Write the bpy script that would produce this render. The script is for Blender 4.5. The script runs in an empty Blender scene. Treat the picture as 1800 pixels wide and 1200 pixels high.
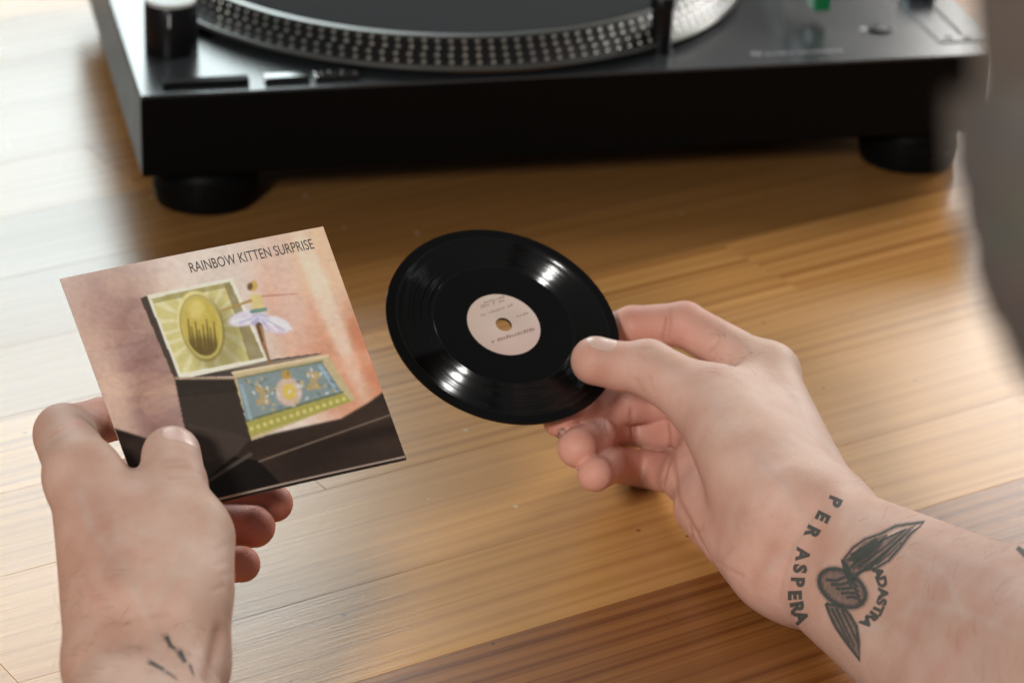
import bpy, bmesh, math, random
import numpy as np
from mathutils import Vector, Matrix
from mathutils.bvhtree import BVHTree

S = bpy.context.scene
COL = S.collection
MM = 0.001

# ------------------------------------------------------------------ camera
FPX = 5503.5                                   # focal length in pixels of an 1800 px wide frame
CAM = np.array([-154.09, -1463.55, 628.26])    # millimetres
YAW, PITCH, ROLL = [math.radians(a) for a in (13.38, 25.1, 1.88)]
_f = np.array([math.sin(YAW)*math.cos(PITCH), math.cos(YAW)*math.cos(PITCH), -math.sin(PITCH)])
_r0 = np.array([math.cos(YAW), -math.sin(YAW), 0.0]); _u0 = np.cross(_r0, _f)
CR = math.cos(ROLL)*_r0 + math.sin(ROLL)*_u0
CU = -math.sin(ROLL)*_r0 + math.cos(ROLL)*_u0
CF = _f
cam = bpy.data.cameras.new('camera'); camo = bpy.data.objects.new('camera', cam); COL.objects.link(camo)
camo.matrix_world = Matrix(((CR[0], CU[0], -CF[0], CAM[0]*MM), (CR[1], CU[1], -CF[1], CAM[1]*MM),
                            (CR[2], CU[2], -CF[2], CAM[2]*MM), (0, 0, 0, 1)))
cam.sensor_width = 36; cam.lens = FPX/1800*36; cam.clip_start = 0.05; cam.clip_end = 60
cam.dof.use_dof = True; cam.dof.focus_distance = 1.225; cam.dof.aperture_fstop = 11.0
S.camera = camo

# ------------------------------------------------------------------ world, lamps, exposure
world = bpy.data.worlds.new('World'); S.world = world; world.use_nodes = True
bg = world.node_tree.nodes['Background']; bg.inputs[0].default_value = (1.0, 0.95, 0.9, 1); bg.inputs[1].default_value = 0.18

def area_lamp(name, loc, target, sx, sy, power, color):
    l = bpy.data.lights.new(name, 'AREA'); l.shape = 'RECTANGLE'; l.size = sx*MM; l.size_y = sy*MM
    l.energy = power; l.color = color
    o = bpy.data.objects.new(name, l); COL.objects.link(o)
    o.location = Vector(loc)*MM
    d = (Vector(target)-Vector(loc)).normalized()
    o.rotation_euler = d.to_track_quat('-Z', 'Y').to_euler()
    return o
area_lamp('window_light', (-120, 1900, 980), (60, -200, 60), 1050, 1000, 24, (0.84, 0.97, 0.98))
area_lamp('far_window_light', (1400, 1900, 920), (200, -200, 60), 420, 700, 8, (1.0, 0.98, 0.93))
area_lamp('side_fill_light', (1500, 800, 950), (200, -300, 60), 600, 700, 28, (1.0, 0.97, 0.93))  # added lamp, mimics the far window's light on hands and forearm
area_lamp('room_window_light', (-882, -1742, 1037), (118, -302, 77), 280, 280, 27, (1.0, 0.965, 0.93))

S.view_settings.view_transform = 'Standard'; S.view_settings.look = 'None'
S.view_settings.exposure = 0.0; S.view_settings.gamma = 1.0
S.render.engine = 'CYCLES'; S.render.resolution_x = 1024; S.render.resolution_y = 682

# ------------------------------------------------------------------ pixel <-> place helpers (mm)
def ray(x, y): return CF + CR*((x-900)/FPX) - CU*((y-600)/FPX)
def at(x, y, d): return CAM + ray(x, y)*d                       # d: distance along the viewing axis
def on_height(x, y, z):
    r = ray(x, y); return CAM + r*((z-CAM[2])/r[2])
def to_px(P):
    d = np.asarray(P, float)-CAM; z = d@CF
    return 900+FPX*(d@CR)/z, 600-FPX*(d@CU)/z

# ------------------------------------------------------------------ object helpers
def tag(o, label, cat, group=None):
    o['label'] = label; o['category'] = cat
    if group: o['group'] = group
    return o
def link(name, me, mat=None, parent=None, smooth=False):
    o = bpy.data.objects.new(name, me); COL.objects.link(o)
    if mat is not None:
        for m in (mat if isinstance(mat, (list, tuple)) else [mat]): me.materials.append(m)
    if smooth: me.polygons.foreach_set('use_smooth', [True]*len(me.polygons))
    if parent is not None: o.parent = parent
    return o
def empty(name, loc_mm):
    o = bpy.data.objects.new(name, None); COL.objects.link(o); o.location = Vector(loc_mm)*MM; o.empty_display_size = .02
    return o
def mesh(name, verts_mm, faces):
    me = bpy.data.meshes.new(name); me.from_pydata([tuple(float(c)*MM for c in v) for v in verts_mm], [], faces); me.update(); return me
def box_bm(x0, x1, y0, y1, z0, z1, bevel=0, seg=2):
    bm = bmesh.new(); r = bmesh.ops.create_cube(bm, size=1)
    for v in bm.verts:
        v.co = Vector(((x0+x1)/2+v.co.x*(x1-x0), (y0+y1)/2+v.co.y*(y1-y0), (z0+z1)/2+v.co.z*(z1-z0)))*MM
    if bevel: bmesh.ops.bevel(bm, geom=bm.edges[:], offset=bevel*MM, segments=seg, affect='EDGES', profile=.5)
    return bm
def bm_obj(name, bm, mat, parent=None, smooth=False):
    me = bpy.data.meshes.new(name); bm.to_mesh(me); bm.free(); return link(name, me, mat, parent, smooth)
def lathe(name, prof, mat, parent=None, n=96, loc=(0, 0, 0), face_mat=None):
    """prof: (radius, z) from outside/bottom to the axis"""
    vs, fs, mi = [], [], []
    for (r, z) in prof:
        for k in range(n):
            a = 2*math.pi*k/n; vs.append((r*math.cos(a), r*math.sin(a), z))
    for i in range(len(prof)-1):
        for k in range(n):
            fs.append((i*n+k, i*n+(k+1) % n, (i+1)*n+(k+1) % n, (i+1)*n+k)); mi.append(face_mat[i] if face_mat else 0)
    me = mesh(name, vs, fs); o = link(name, me, mat, parent, True)
    me.polygons.foreach_set('material_index', mi)
    me.set_sharp_from_angle(angle=math.radians(32))
    o.location = Vector(loc)*MM
    return o

# ------------------------------------------------------------------ materials
def new_mat(name):
    m = bpy.data.materials.new(name); m.use_nodes = True
    nt = m.node_tree; return m, nt, nt.nodes, nt.links, nt.nodes['Principled BSDF']
def lin(r, g, b):
    f = lambda c: (c/255/12.92) if c/255 <= .04045 else ((c/255+.055)/1.055)**2.4
    return (f(r), f(g), f(b), 1)
def simple(name, col, rough=.4, metal=0, spec=.5, coat=0, noise=.15, nscale=60, bump=.0):
    m, nt, N, L, p = new_mat(name)
    p.inputs['Metallic'].default_value = metal; p.inputs['Specular IOR Level'].default_value = spec
    p.inputs['Coat Weight'].default_value = coat
    tc = N.new('ShaderNodeTexCoord'); nz = N.new('ShaderNodeTexNoise'); nz.inputs['Scale'].default_value = nscale; nz.inputs['Detail'].default_value = 5
    L.new(tc.outputs['Object'], nz.inputs['Vector'])
    mx = N.new('ShaderNodeMix'); mx.data_type = 'RGBA'; mx.blend_type = 'MULTIPLY'; mx.inputs[0].default_value = noise
    mx.inputs[6].default_value = col; L.new(nz.outputs['Color'], mx.inputs[7]); L.new(mx.outputs[2], p.inputs['Base Color'])
    mr = N.new('ShaderNodeMapRange'); mr.inputs['To Min'].default_value = max(rough-.06, .02); mr.inputs['To Max'].default_value = rough+.06
    L.new(nz.outputs['Fac'], mr.inputs['Value']); L.new(mr.outputs[0], p.inputs['Roughness'])
    if bump:
        bp = N.new('ShaderNodeBump'); bp.inputs['Strength'].default_value = bump; bp.inputs['Distance'].default_value = .0005
        L.new(nz.outputs['Fac'], bp.inputs['Height']); L.new(bp.outputs[0], p.inputs['Normal'])
    return m

def wood_material():
    m, nt, N, L, p = new_mat('oiled_wood')
    tc = N.new('ShaderNodeTexCoord'); oi = N.new('ShaderNodeObjectInfo')
    tone = N.new('ShaderNodeAttribute'); tone.attribute_type = 'OBJECT'; tone.attribute_name = 'tone'
    red = N.new('ShaderNodeAttribute'); red.attribute_type = 'OBJECT'; red.attribute_name = 'red'
    gr = N.new('ShaderNodeAttribute'); gr.attribute_type = 'OBJECT'; gr.attribute_name = 'grain'
    off = N.new('ShaderNodeVectorMath'); off.operation = 'SCALE'; off.inputs[0].default_value = (3.1, 7.7, 1.3)
    L.new(oi.outputs['Random'], off.inputs[3])
    add = N.new('ShaderNodeVectorMath'); L.new(tc.outputs['Object'], add.inputs[0]); L.new(off.outputs[0], add.inputs[1])
    def mapped(sx, sy, sz):
        mp = N.new('ShaderNodeMapping'); mp.inputs['Scale'].default_value = (sx, sy, sz); L.new(add.outputs[0], mp.inputs[0]); return mp
    def noise(mp, scale, det=4, rough=.5):
        n = N.new('ShaderNodeTexNoise'); n.inputs['Scale'].default_value = scale; n.inputs['Detail'].default_value = det
        n.inputs['Roughness'].default_value = rough; L.new(mp.outputs[0], n.inputs['Vector']); return n
    def math_(op, a, b, clamp=False):
        n = N.new('ShaderNodeMath'); n.operation = op; n.use_clamp = clamp
        for i, v in enumerate((a, b)):
            if isinstance(v, (int, float)): n.inputs[i].default_value = v
            else: L.new(v, n.inputs[i])
        return n.outputs[0]
    warp = noise(mapped(1.2, 8, 8), 1.0, 1)
    # growth lines: y coordinate bent by slow noise, then banded with uneven spacing
    sep = N.new('ShaderNodeSeparateXYZ'); L.new(add.outputs[0], sep.inputs[0])
    yy = math_('ADD', math_('MULTIPLY', sep.outputs[1], 150.0), math_('MULTIPLY', warp.outputs['Fac'], 6.0))
    cmb = N.new('ShaderNodeCombineXYZ'); L.new(yy, cmb.inputs[0])
    rings = N.new('ShaderNodeTexNoise'); rings.inputs['Scale'].default_value = 1.25; rings.inputs['Detail'].default_value = 2.5; L.new(cmb.outputs[0], rings.inputs['Vector'])
    fib = noise(mapped(14, 520, 520), 1.0, 3, .6)
    pores = noise(mapped(60, 1400, 1400), 1.0, 2, .7)
    patch = noise(mapped(3, 14, 14), 1.0, 3)
    r1 = N.new('ShaderNodeMapRange'); r1.inputs['From Min'].default_value = .42; r1.inputs['From Max'].default_value = .62; L.new(rings.outputs['Fac'], r1.inputs['Value'])
    g = math_('MULTIPLY', r1.outputs[0], gr.outputs['Fac'])
    g = math_('ADD', g, math_('MULTIPLY', math_('SUBTRACT', fib.outputs['Fac'], .5), .30))
    g = math_('ADD', g, math_('MULTIPLY', math_('SUBTRACT', patch.outputs['Fac'], .5), .3), True)
    cr = N.new('ShaderNodeMix'); cr.data_type = 'RGBA'; L.new(g, cr.inputs[0])
    cr.inputs[6].default_value = (.50, .258, .080, 1); cr.inputs[7].default_value = (.235, .088, .020, 1)
    rd = N.new('ShaderNodeMix'); rd.data_type = 'RGBA'; rd.blend_type = 'MULTIPLY'; L.new(red.outputs['Fac'], rd.inputs[0])
    L.new(cr.outputs[2], rd.inputs[6]); rd.inputs[7].default_value = (.55, .30, .17, 1)
    tn = N.new('ShaderNodeVectorMath'); tn.operation = 'SCALE'; L.new(rd.outputs[2], tn.inputs[0]); L.new(tone.outputs['Fac'], tn.inputs[3])
    vd = N.new('ShaderNodeTexVoronoi'); vd.voronoi_dimensions = '2D'; vd.inputs['Scale'].default_value = 70; vd.inputs['Randomness'].default_value = 1; L.new(tc.outputs['Object'], vd.inputs['Vector'])
    vs_ = N.new('ShaderNodeSeparateColor'); L.new(vd.outputs['Color'], vs_.inputs[0])
    near = math_('LESS_THAN', vd.outputs['Distance'], math_('MULTIPLY', vs_.outputs[1], .075)); few = math_('GREATER_THAN', vs_.outputs[0], .92); spk = math_('MULTIPLY', near, few)
    dk = math_('GREATER_THAN', vs_.outputs[2], .5)
    sc = N.new('ShaderNodeMix'); sc.data_type = 'RGBA'; L.new(dk, sc.inputs[0]); sc.inputs[6].default_value = (.55, .5, .42, 1); sc.inputs[7].default_value = (.05, .03, .015, 1)
    fin = N.new('ShaderNodeMix'); fin.data_type = 'RGBA'; L.new(math_('MULTIPLY', spk, .75), fin.inputs[0]); L.new(tn.outputs[0], fin.inputs[6]); L.new(sc.outputs[2], fin.inputs[7])
    L.new(fin.outputs[2], p.inputs['Base Color'])
    mr = N.new('ShaderNodeMapRange'); mr.inputs['To Min'].default_value = .19; mr.inputs['To Max'].default_value = .31
    L.new(patch.outputs['Fac'], mr.inputs['Value']); L.new(mr.outputs[0], p.inputs['Roughness'])
    bp = N.new('ShaderNodeBump'); bp.inputs['Strength'].default_value = .22; bp.inputs['Distance'].default_value = .0004
    hh = math_('ADD', math_('MULTIPLY', fib.outputs['Fac'], .7), math_('MULTIPLY', pores.outputs['Fac'], .5))
    L.new(hh, bp.inputs['Height']); L.new(bp.outputs[0], p.inputs['Normal'])
    p.inputs['Specular IOR Level'].default_value = .5
    return m

def skin_material():
    m, nt, N, L, p = new_mat('skin')
    at_ = N.new('ShaderNodeAttribute'); at_.attribute_name = 'skin_col'
    tc = N.new('ShaderNodeTexCoord')
    def noise(scale, det=4, rough=.55):
        n = N.new('ShaderNodeTexNoise'); n.inputs['Scale'].default_value = scale; n.inputs['Detail'].default_value = det
        n.inputs['Roughness'].default_value = rough; L.new(tc.outputs['Object'], n.inputs['Vector']); return n
    blot = noise(75, 4); fine = noise(700, 3, .7); big = noise(22, 2)
    cr = N.new('ShaderNodeValToRGB'); cr.color_ramp.elements[0].position = .3; cr.color_ramp.elements[1].position = .7
    cr.color_ramp.elements[0].color = (.90, .745, .69, 1); cr.color_ramp.elements[1].color = (1.06, 1.09, 1.10, 1)
    L.new(blot.outputs['Fac'], cr.inputs[0])
    mx = N.new('ShaderNodeMix'); mx.data_type = 'RGBA'; mx.blend_type = 'MULTIPLY'; mx.inputs[0].default_value = .58
    L.new(at_.outputs['Color'], mx.inputs[6]); L.new(cr.outputs[0], mx.inputs[7])
    cr2 = N.new('ShaderNodeValToRGB'); cr2.color_ramp.elements[0].position = .25; cr2.color_ramp.elements[1].position = .75
    cr2.color_ramp.elements[0].color = (.95, .9, .84, 1); cr2.color_ramp.elements[1].color = (1.04, 1.02, 1.03, 1); L.new(big.outputs['Fac'], cr2.inputs[0])
    mx2 = N.new('ShaderNodeMix'); mx2.data_type = 'RGBA'; mx2.blend_type = 'MULTIPLY'; mx2.inputs[0].default_value = .8
    L.new(mx.outputs[2], mx2.inputs[6]); L.new(cr2.outputs[0], mx2.inputs[7])
    L.new(mx2.outputs[2], p.inputs['Base Color'])
    p.inputs['Subsurface Weight'].default_value = .14; p.inputs['Subsurface Radius'].default_value = (1, .35, .18); p.inputs['Subsurface Scale'].default_value = .004
    mr = N.new('ShaderNodeMapRange'); mr.inputs['To Min'].default_value = .5; mr.inputs['To Max'].default_value = .68
    L.new(fine.outputs['Fac'], mr.inputs['Value']); L.new(mr.outputs[0], p.inputs['Roughness'])
    p.inputs['Specular IOR Level'].default_value = .28
    vo = N.new('ShaderNodeTexVoronoi'); vo.inputs['Scale'].default_value = 900; L.new(tc.outputs['Object'], vo.inputs['Vector'])
    wr = N.new('ShaderNodeTexNoise'); wr.inputs['Scale'].default_value = 160; wr.inputs['Detail'].default_value = 3; L.new(tc.outputs['Object'], wr.inputs['Vector'])
    ad = N.new('ShaderNodeMath'); ad.operation = 'MULTIPLY_ADD'; L.new(wr.outputs['Fac'], ad.inputs[0]); ad.inputs[1].default_value = 1.6; L.new(vo.outputs['Distance'], ad.inputs[2])
    bp = N.new('ShaderNodeBump'); bp.inputs['Strength'].default_value = .26; bp.inputs['Distance'].default_value = .0003
    L.new(ad.outputs[0], bp.inputs['Height']); L.new(bp.outputs[0], p.inputs['Normal'])
    return m

def printed_material():
    m, nt, N, L, p = new_mat('printed_card')
    a = N.new('ShaderNodeAttribute'); a.attribute_name = 'print_col'; L.new(a.outputs['Color'], p.inputs['Base Color'])
    p.inputs['Roughness'].default_value = .45; p.inputs['Specular IOR Level'].default_value = .16
    return m

def groove_material():
    m, nt, N, L, p = new_mat('vinyl_grooves')
    p.inputs['Base Color'].default_value = (.003, .003, .0033, 1)
    tc = N.new('ShaderNodeTexCoord'); nz = N.new('ShaderNodeTexNoise'); nz.inputs['Scale'].default_value = 90; L.new(tc.outputs['Object'], nz.inputs['Vector'])
    mr = N.new('ShaderNodeMapRange'); mr.inputs['To Min'].default_value = .10; mr.inputs['To Max'].default_value = .18
    L.new(nz.outputs['Fac'], mr.inputs['Value']); L.new(mr.outputs[0], p.inputs['Roughness'])
    p.inputs['Specular IOR Level'].default_value = .5
    return m

M = {}
M['wood'] = wood_material()
M['wood_core'] = simple('table_core', (.12, .06, .025, 1), .6)
M['skin'] = skin_material()
M['print'] = printed_material()
M['groove'] = groove_material()
M['vinyl'] = simple('black_vinyl', (.003, .003, .0033, 1), .13, spec=.22, noise=.1, nscale=120)
def ink_material(name, col, alpha):
    m, nt, N, L, p = new_mat(name); p.inputs['Base Color'].default_value = col; p.inputs['Roughness'].default_value = .6; p.inputs['Specular IOR Level'].default_value = .15
    tc = N.new('ShaderNodeTexCoord'); nz = N.new('ShaderNodeTexNoise'); nz.inputs['Scale'].default_value = 420; nz.inputs['Detail'].default_value = 4; L.new(tc.outputs['Object'], nz.inputs['Vector'])
    mr = N.new('ShaderNodeMapRange'); mr.inputs['From Min'].default_value = .3; mr.inputs['From Max'].default_value = .7; mr.inputs['To Min'].default_value = alpha*.72; mr.inputs['To Max'].default_value = min(1, alpha*1.12)
    L.new(nz.outputs['Fac'], mr.inputs['Value']); L.new(mr.outputs[0], p.inputs['Alpha']); return m
M['ink'] = ink_material('tattoo_ink', (.085, .095, .088, 1), .82)
M['ink_soft'] = ink_material('faded_tattoo_ink', (.11, .105, .10, 1), .50)
M['ink_halo'] = ink_material('spread_tattoo_ink', (.13, .13, .12, 1), .22)
M['nail'] = simple('fingernail', (.68, .47, .40, 1), .34, spec=.4, noise=.1)
M['nail_matte'] = simple('matte_fingernail', (.60, .36, .29, 1), .55, spec=.15, noise=.1)
M['card_edge'] = simple('card_edge', (.62, .55, .48, 1), .7)
M['card_dark'] = simple('dark_card', (.03, .024, .02, 1), .5)
M['text_dark'] = simple('printed_text', (.11, .09, .08, 1), .45)
M['label'] = simple('label_paper', (.66, .50, .43, 1), .6, noise=.22, nscale=35)
M['label_ink'] = simple('label_ink', (.33, .22, .18, 1), .6)
M['label_ink_pale'] = simple('label_ink_pale', (.43, .30, .26, 1), .6)
M['plate'] = simple('gunmetal_top_plate', (.026, .029, .032, 1), .24, spec=.72, noise=.1, nscale=14)
M['chassis'] = simple('black_chassis', (.0025, .0025, .0025, 1), .36, spec=.07)
M['gloss'] = simple('gloss_black_key', (.01, .01, .01, 1), .06, spec=1.0, noise=.05)
M['matte'] = simple('matte_black_key', (.003, .003, .003, 1), .6, spec=.1)
M['rim'] = simple('dull_platter_rim', (.20, .20, .19, 1), .33, metal=1, noise=.2)
M['black'] = simple('black_plastic', (.004, .004, .005, 1), .34, spec=.22)
M['rubber'] = simple('black_rubber', (.003, .003, .003, 1), .5, spec=.08, bump=.1)
M['mat'] = simple('felt_slipmat', (.016, .017, .019, 1), .9, spec=.12, noise=.4, nscale=900, bump=.5)
M['dot_metal'] = simple('dull_dot_metal', (.58, .58, .55, 1), .38, metal=1, noise=.3)
M['steel'] = simple('machined_aluminium', (.55, .55, .55, 1), .28, metal=1, noise=.2)
M['platter_side'] = simple('dark_platter_band', (.006, .006, .0055, 1), .34, spec=.3)
M['cap'] = simple('pale_cap', (.40, .40, .385, 1), .4)
M['green'] = simple('green_plastic', (.005, .16, .05, 1), .3)
M['white'] = simple('white_print', (.5, .5, .5, 1), .5)
M['body_hair'] = simple('fine_body_hair', (.20, .14, .10, 1), .5, spec=.2)
M['hair'] = simple('brown_hair', (.075, .060, .048, 1), .7, noise=.6, nscale=90, bump=.8)

# ================================================================== table
rng = random.Random(5)
TA = math.radians(20.5); U = np.array([math.cos(TA), math.sin(TA), 0]); V = np.array([-math.sin(TA), math.cos(TA), 0])
table = bpy.data.objects.new('table_top', None)
bm = bmesh.new(); bmesh.ops.create_cube(bm, size=1)
for v in bm.verts:
    q = U*(v.co.x*2300+150)+V*(v.co.y*1700+120); v.co = Vector((q[0], q[1], -24+v.co.z*30))*MM
table = bm_obj('table_top', bm, M['wood_core']); table['kind'] = 'structure'; table['label'] = 'oiled butcher block table top of joined wooden planks'
seams = [-725, -655, -585, -515, -431, -367, -289, -224, -158.5, -92, -20, 50, 118, 190, 262, 330, 402, 470, 545, 615, 690, 760, 830, 900, 965]
TONE = {-515: (.80, .72, .8), -431: (1.06, .05, .35), -367: (1.04, .0, .3), -289: (1.0, .0, .55), -224: (1.04, .03, .8), -158.5: (.66, .22, .4), -92: (.60, .28, .4), -20: (.62, .25, .4), -585: (.8, .7, .8)}
JOINTS = {-224: [248], -289: [-60, 420], -367: [-240, 560], -431: [330], -515: [-150, 700], -158.5: [95, 470]}
def plank(u0, u1, v0, v1, tone):
    g = .02; c = .16; hu, hv = (u1-u0)/2-g, (v1-v0)/2-g
    vs = [(-hu, -hv, -9), (hu, -hv, -9), (hu, hv, -9), (-hu, hv, -9), (-hu, -hv, -c), (hu, -hv, -c), (hu, hv, -c), (-hu, hv, -c),
          (-hu+c, -hv+c, 0), (hu-c, -hv+c, 0), (hu-c, hv-c, 0), (-hu+c, hv-c, 0)]
    fs = [(0, 3, 2, 1), (8, 9, 10, 11)]
    for k in range(4):
        j = (k+1) % 4; fs += [(k, j, 4+j, 4+k), (4+k, 4+j, 8+j, 8+k)]
    o = link('plank', mesh('plank', vs, fs), M['wood'], table)
    q = U*((u0+u1)/2)+V*((v0+v1)/2)
    o.location = Vector((q[0], q[1], rng.uniform(-.06, 0)))*MM; o.rotation_euler.z = TA
    o['tone'], o['red'], o['grain'] = tone
for a, b in zip(seams[:-1], seams[1:]):
    js = JOINTS.get(a)
    if js is None:
        js = []; u = -950+rng.uniform(0, 500)
        while u < 1250: js.append(u); u += rng.uniform(420, 800)
    us = [-1000]+list(js)+[1300]
    for u0, u1 in zip(us[:-1], us[1:]):
        t0, r0, g0 = TONE.get(a, (rng.uniform(.8, 1.02), rng.uniform(0, .35), rng.uniform(.35, .8)))
        plank(u0, u1, a, b, (t0*rng.uniform(.94, 1.05), min(1, max(0, r0+rng.uniform(-.08, .08))), g0))

# ================================================================== turntable
FH, H, TW, TD = 28.6, 72.3, 450.0, 352.0
tt = empty('turntable', (0, 0, 0)); tag(tt, 'black and gunmetal direct drive turntable standing on the wooden table', 'turntable')
bm_obj('chassis', box_bm(0, TW, 0, TD, FH, H-1.6, 1.2), M['chassis'], tt)
bm_obj('top_plate', box_bm(.4, TW-.4, .4, TD-.4, H-1.55, H, .5), M['plate'], tt)
for (fx, fy) in ((37, 37), (TW-29, 37), (37, TD-37), (TW-29, TD-37)):
    ft = lathe('foot', [(0.01, 0), (23, 0), (26, 1.5), (27, 5), (27, 17), (25, 19), (24, 22), (24, FH+1), (.01, FH+1)], M['rubber'], tt, 64, (fx, fy, 0))
    lathe('foot_ring', [(27.2, 9), (27.9, 9.6), (27.9, 11), (27.2, 11.6)], M['rubber'], ft, 64)
PC = (187.5, 167.0)
pl = lathe('platter', [(150, 1), (164, 1.5), (166.3, 3.2), (166.8, 4.6), (165.6, 6.0), (164.6, 6.2), (152.8, 17.0), (152.2, 17.9), (149.4, 18.2), (148.6, 17.4), (148.4, 14), (.01, 14)],
           [M['rim'], M['platter_side']], tt, 200, (PC[0], PC[1], H), [0, 0, 0, 0, 0, 1, 0, 0, 0, 0, 1])
# raised strobe dots in four rows around the sloping band
vs, fs = [], []
def dot(cx, cy, cz, t, s, n, r, h):
    b = len(vs); c = np.array([cx, cy, cz])
    for k in range(8):
        a = 2*math.pi*k/8; vs.append(c+r*(math.cos(a)*t+math.sin(a)*s))
    for k in range(8):
        a = 2*math.pi*k/8; vs.append(c+.6*r*(math.cos(a)*t+math.sin(a)*s)+n*h)
    for k in range(8):
        j = (k+1) % 8; fs.append((b+k, b+j, b+8+j, b+8+k))
    fs.append(tuple(b+8+k for k in range(8)))
for row, (fr, cnt) in enumerate(((.12, 144), (.37, 142), (.63, 144), (.88, 142))):
    rr = 164.6+(152.8-164.6)*fr; zz = 6.2+(17.0-6.2)*fr
    for k in range(cnt):
        a = 2*math.pi*(k+(.5 if row % 2 else 0))/cnt
        e = np.array([math.cos(a), math.sin(a), 0]); t = np.array([-math.sin(a), math.cos(a), 0]); s = np.array([-e[0]*11.8, -e[1]*11.8, 10.8])/16.0
        n = np.array([e[0]*10.8, e[1]*10.8, 11.8])/16.0
        dot(rr*e[0], rr*e[1], zz, t, s, n, 1.2, .5)
sd = link('strobe_dots', mesh('strobe_dots', vs, fs), M['dot_metal'], pl); sd['kind'] = 'stuff'
lathe('slipmat', [(146.2, 14.2), (146.6, 16.6), (146.0, 17.4), (.01, 17.4)], M['mat'], pl, 160)
lathe('spindle', [(3.6, 17), (3.6, 30), (2.6, 32), (.01, 32.4)], M['steel'], pl, 24)
# power and strobe tower
k0 = on_height(307, 104, H)
kn = lathe('strobe_tower', [(13.6, 0), (13.8, 1), (13.6, 25.6), (13.0, 26.6), (.01, 26.8)], M['black'], tt, 64, (k0[0], k0[1]+13.5, H))
lathe('tower_cap', [(12.9, 26.6), (12.9, 27.7), (12.0, 28.3), (.01, 28.6)], M['cap'], kn, 64)
bm_obj('index_mark', box_bm(-3.0, -2.0, -13.95, -13.4, 17, 24), M['white'], kn)
# buttons
def button(name, pxl, pxr, py0, py1, top_mat):
    a = on_height(pxl, py1, H); b = on_height(pxr, py1-.049*(pxr-pxl), H); c = on_height(pxl, py0, H+3)
    o = bm_obj(name, box_bm(a[0], b[0], a[1], max(c[1], a[1]+7.5), H-.2, H+3.0, .7), top_mat, tt, False); return o
button('start_stop_button', 287, 439, 138, 157, M['matte'])
button('speed_button', 466, 545, 131, 148, M['gloss'])
button('speed_button', 554, 634, 127, 144, M['gloss'])
# pop-up target light
k1 = on_height(1166, 96, H)
tl = lathe('target_light', [(6.6, 0), (6.6, 1.4), (5.6, 1.6), (5.6, 23), (6.4, 23.6), (6.4, 29), (5.8, 30), (.01, 30.4)], M['black'], tt, 40, (k1[0], k1[1]+6, H))
lathe('target_lens', [(3.0, 30.2), (2.6, 31.0), (.01, 31.3)], M['cap'], tl, 24)
# tonearm on its rest, with a green stylus
cb = on_height(1446, 12, H+9)
arm = empty('tonearm', cb); arm.parent = tt; arm['label'] = 'tonearm with a green stylus'
arm.location = Vector((cb[0], cb[1], H+9))*MM
bm_obj('stylus', box_bm(-4.8, 4.8, 0, 13, -3, 6, 1.2), M['green'], arm)
bm_obj('cartridge', box_bm(-8, 8, 4, 26, 6.2, 17, .8), M['black'], arm)
bm_obj('headshell', box_bm(-9.5, 9.5, 0, 44, 17.2, 19.5, .8), M['black'], arm)
bm = bmesh.new()
pts = [(0, 40, 19), (2, 70, 21), (14, 120, 24), (28, 180, 27), (26, 230, 28)]
for i in range(len(pts)-1):
    a, b = Vector(pts[i])*MM, Vector(pts[i+1])*MM; d = b-a
    r = bmesh.ops.create_cone(bm, cap_ends=True, segments=20, radius1=.005, radius2=.005, depth=d.length+.002)
    bmesh.ops.transform(bm, matrix=Matrix.Translation((a+b)/2) @ d.to_track_quat('Z', 'Y').to_matrix().to_4x4(), verts=r['verts'])
bm_obj('arm_tube', bm, M['steel'], arm, True)
lathe('pivot_base', [(30, -9), (30, 4), (27, 8), (17, 8.5), (17, 30), (15, 33), (.01, 33)], M['black'], arm, 64, (26, 225, 0))
# small controls at the right
q = on_height(1548, 55, H)
lathe('quartz_button', [(7.4, -.2), (7.4, .5), (6.9, .7), (6.4, .2), (5.6, 1.3), (.01, 1.5)], M['black'], tt, 48, (q[0], q[1]+2, H))
q = on_height(1517, 54, H)
lathe('indicator_lamp', [(2.2, -.2), (2.2, .5), (1.5, 1.2), (.01, 1.4)], M['white'], tt, 24, (q[0], q[1], H))
q = on_height(1690, 72, H)
ps = bm_obj('pitch_slider', box_bm(q[0]-13, q[0]+19, q[1]-2, q[1]+150, H-.1, H+.7, .3), M['plate'], tt)
bm_obj('slider_slot', box_bm(q[0]+1.5, q[0]+4.5, q[1]+8, q[1]+142, H+.2, H+.9), M['black'], ps)
bm_obj('slider_knob', box_bm(q[0]-5, q[0]+11, q[1]+70, q[1]+84, H+.9, H+13, 1.2), M['black'], ps)
for px in (1668, 1702):
    q = on_height(px, 66, H+.9); bm_obj('scale_mark', box_bm(q[0]-2.2, q[0]+2.2, q[1]-1.4, q[1]+1.6, H+.5, H+1.0), M['black'], ps)
def text_mesh(body, size_mm, sx=1.0, align='LEFT', bold=0.0):
    cu = bpy.data.curves.new('t', 'FONT'); cu.body = body; cu.size = size_mm*MM; cu.align_x = align; cu.resolution_u = 3; cu.offset = bold*size_mm*MM
    o = bpy.data.objects.new('t', cu); COL.objects.link(o)
    bpy.context.view_layer.update()
    me = bpy.data.meshes.new_from_object(o.evaluated_get(bpy.context.evaluated_depsgraph_get()))
    bpy.data.objects.remove(o)
    if sx != 1.0:
        for v in me.vertices: v.co.x *= sx
    me.materials.clear(); return me
q = on_height(1345, 97, H); q2 = on_height(1480, 88, H)
me = text_mesh('audio-technica', 4.6); w = max(v.co.x for v in me.vertices)
for v in me.vertices: v.co.x *= (q2[0]-q[0])*MM/w
o = link('lettering', me, M['white'], tt); o.location = Vector((q[0], q[1], H+.08))*MM
q = on_height(1331, 97, H)
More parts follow.
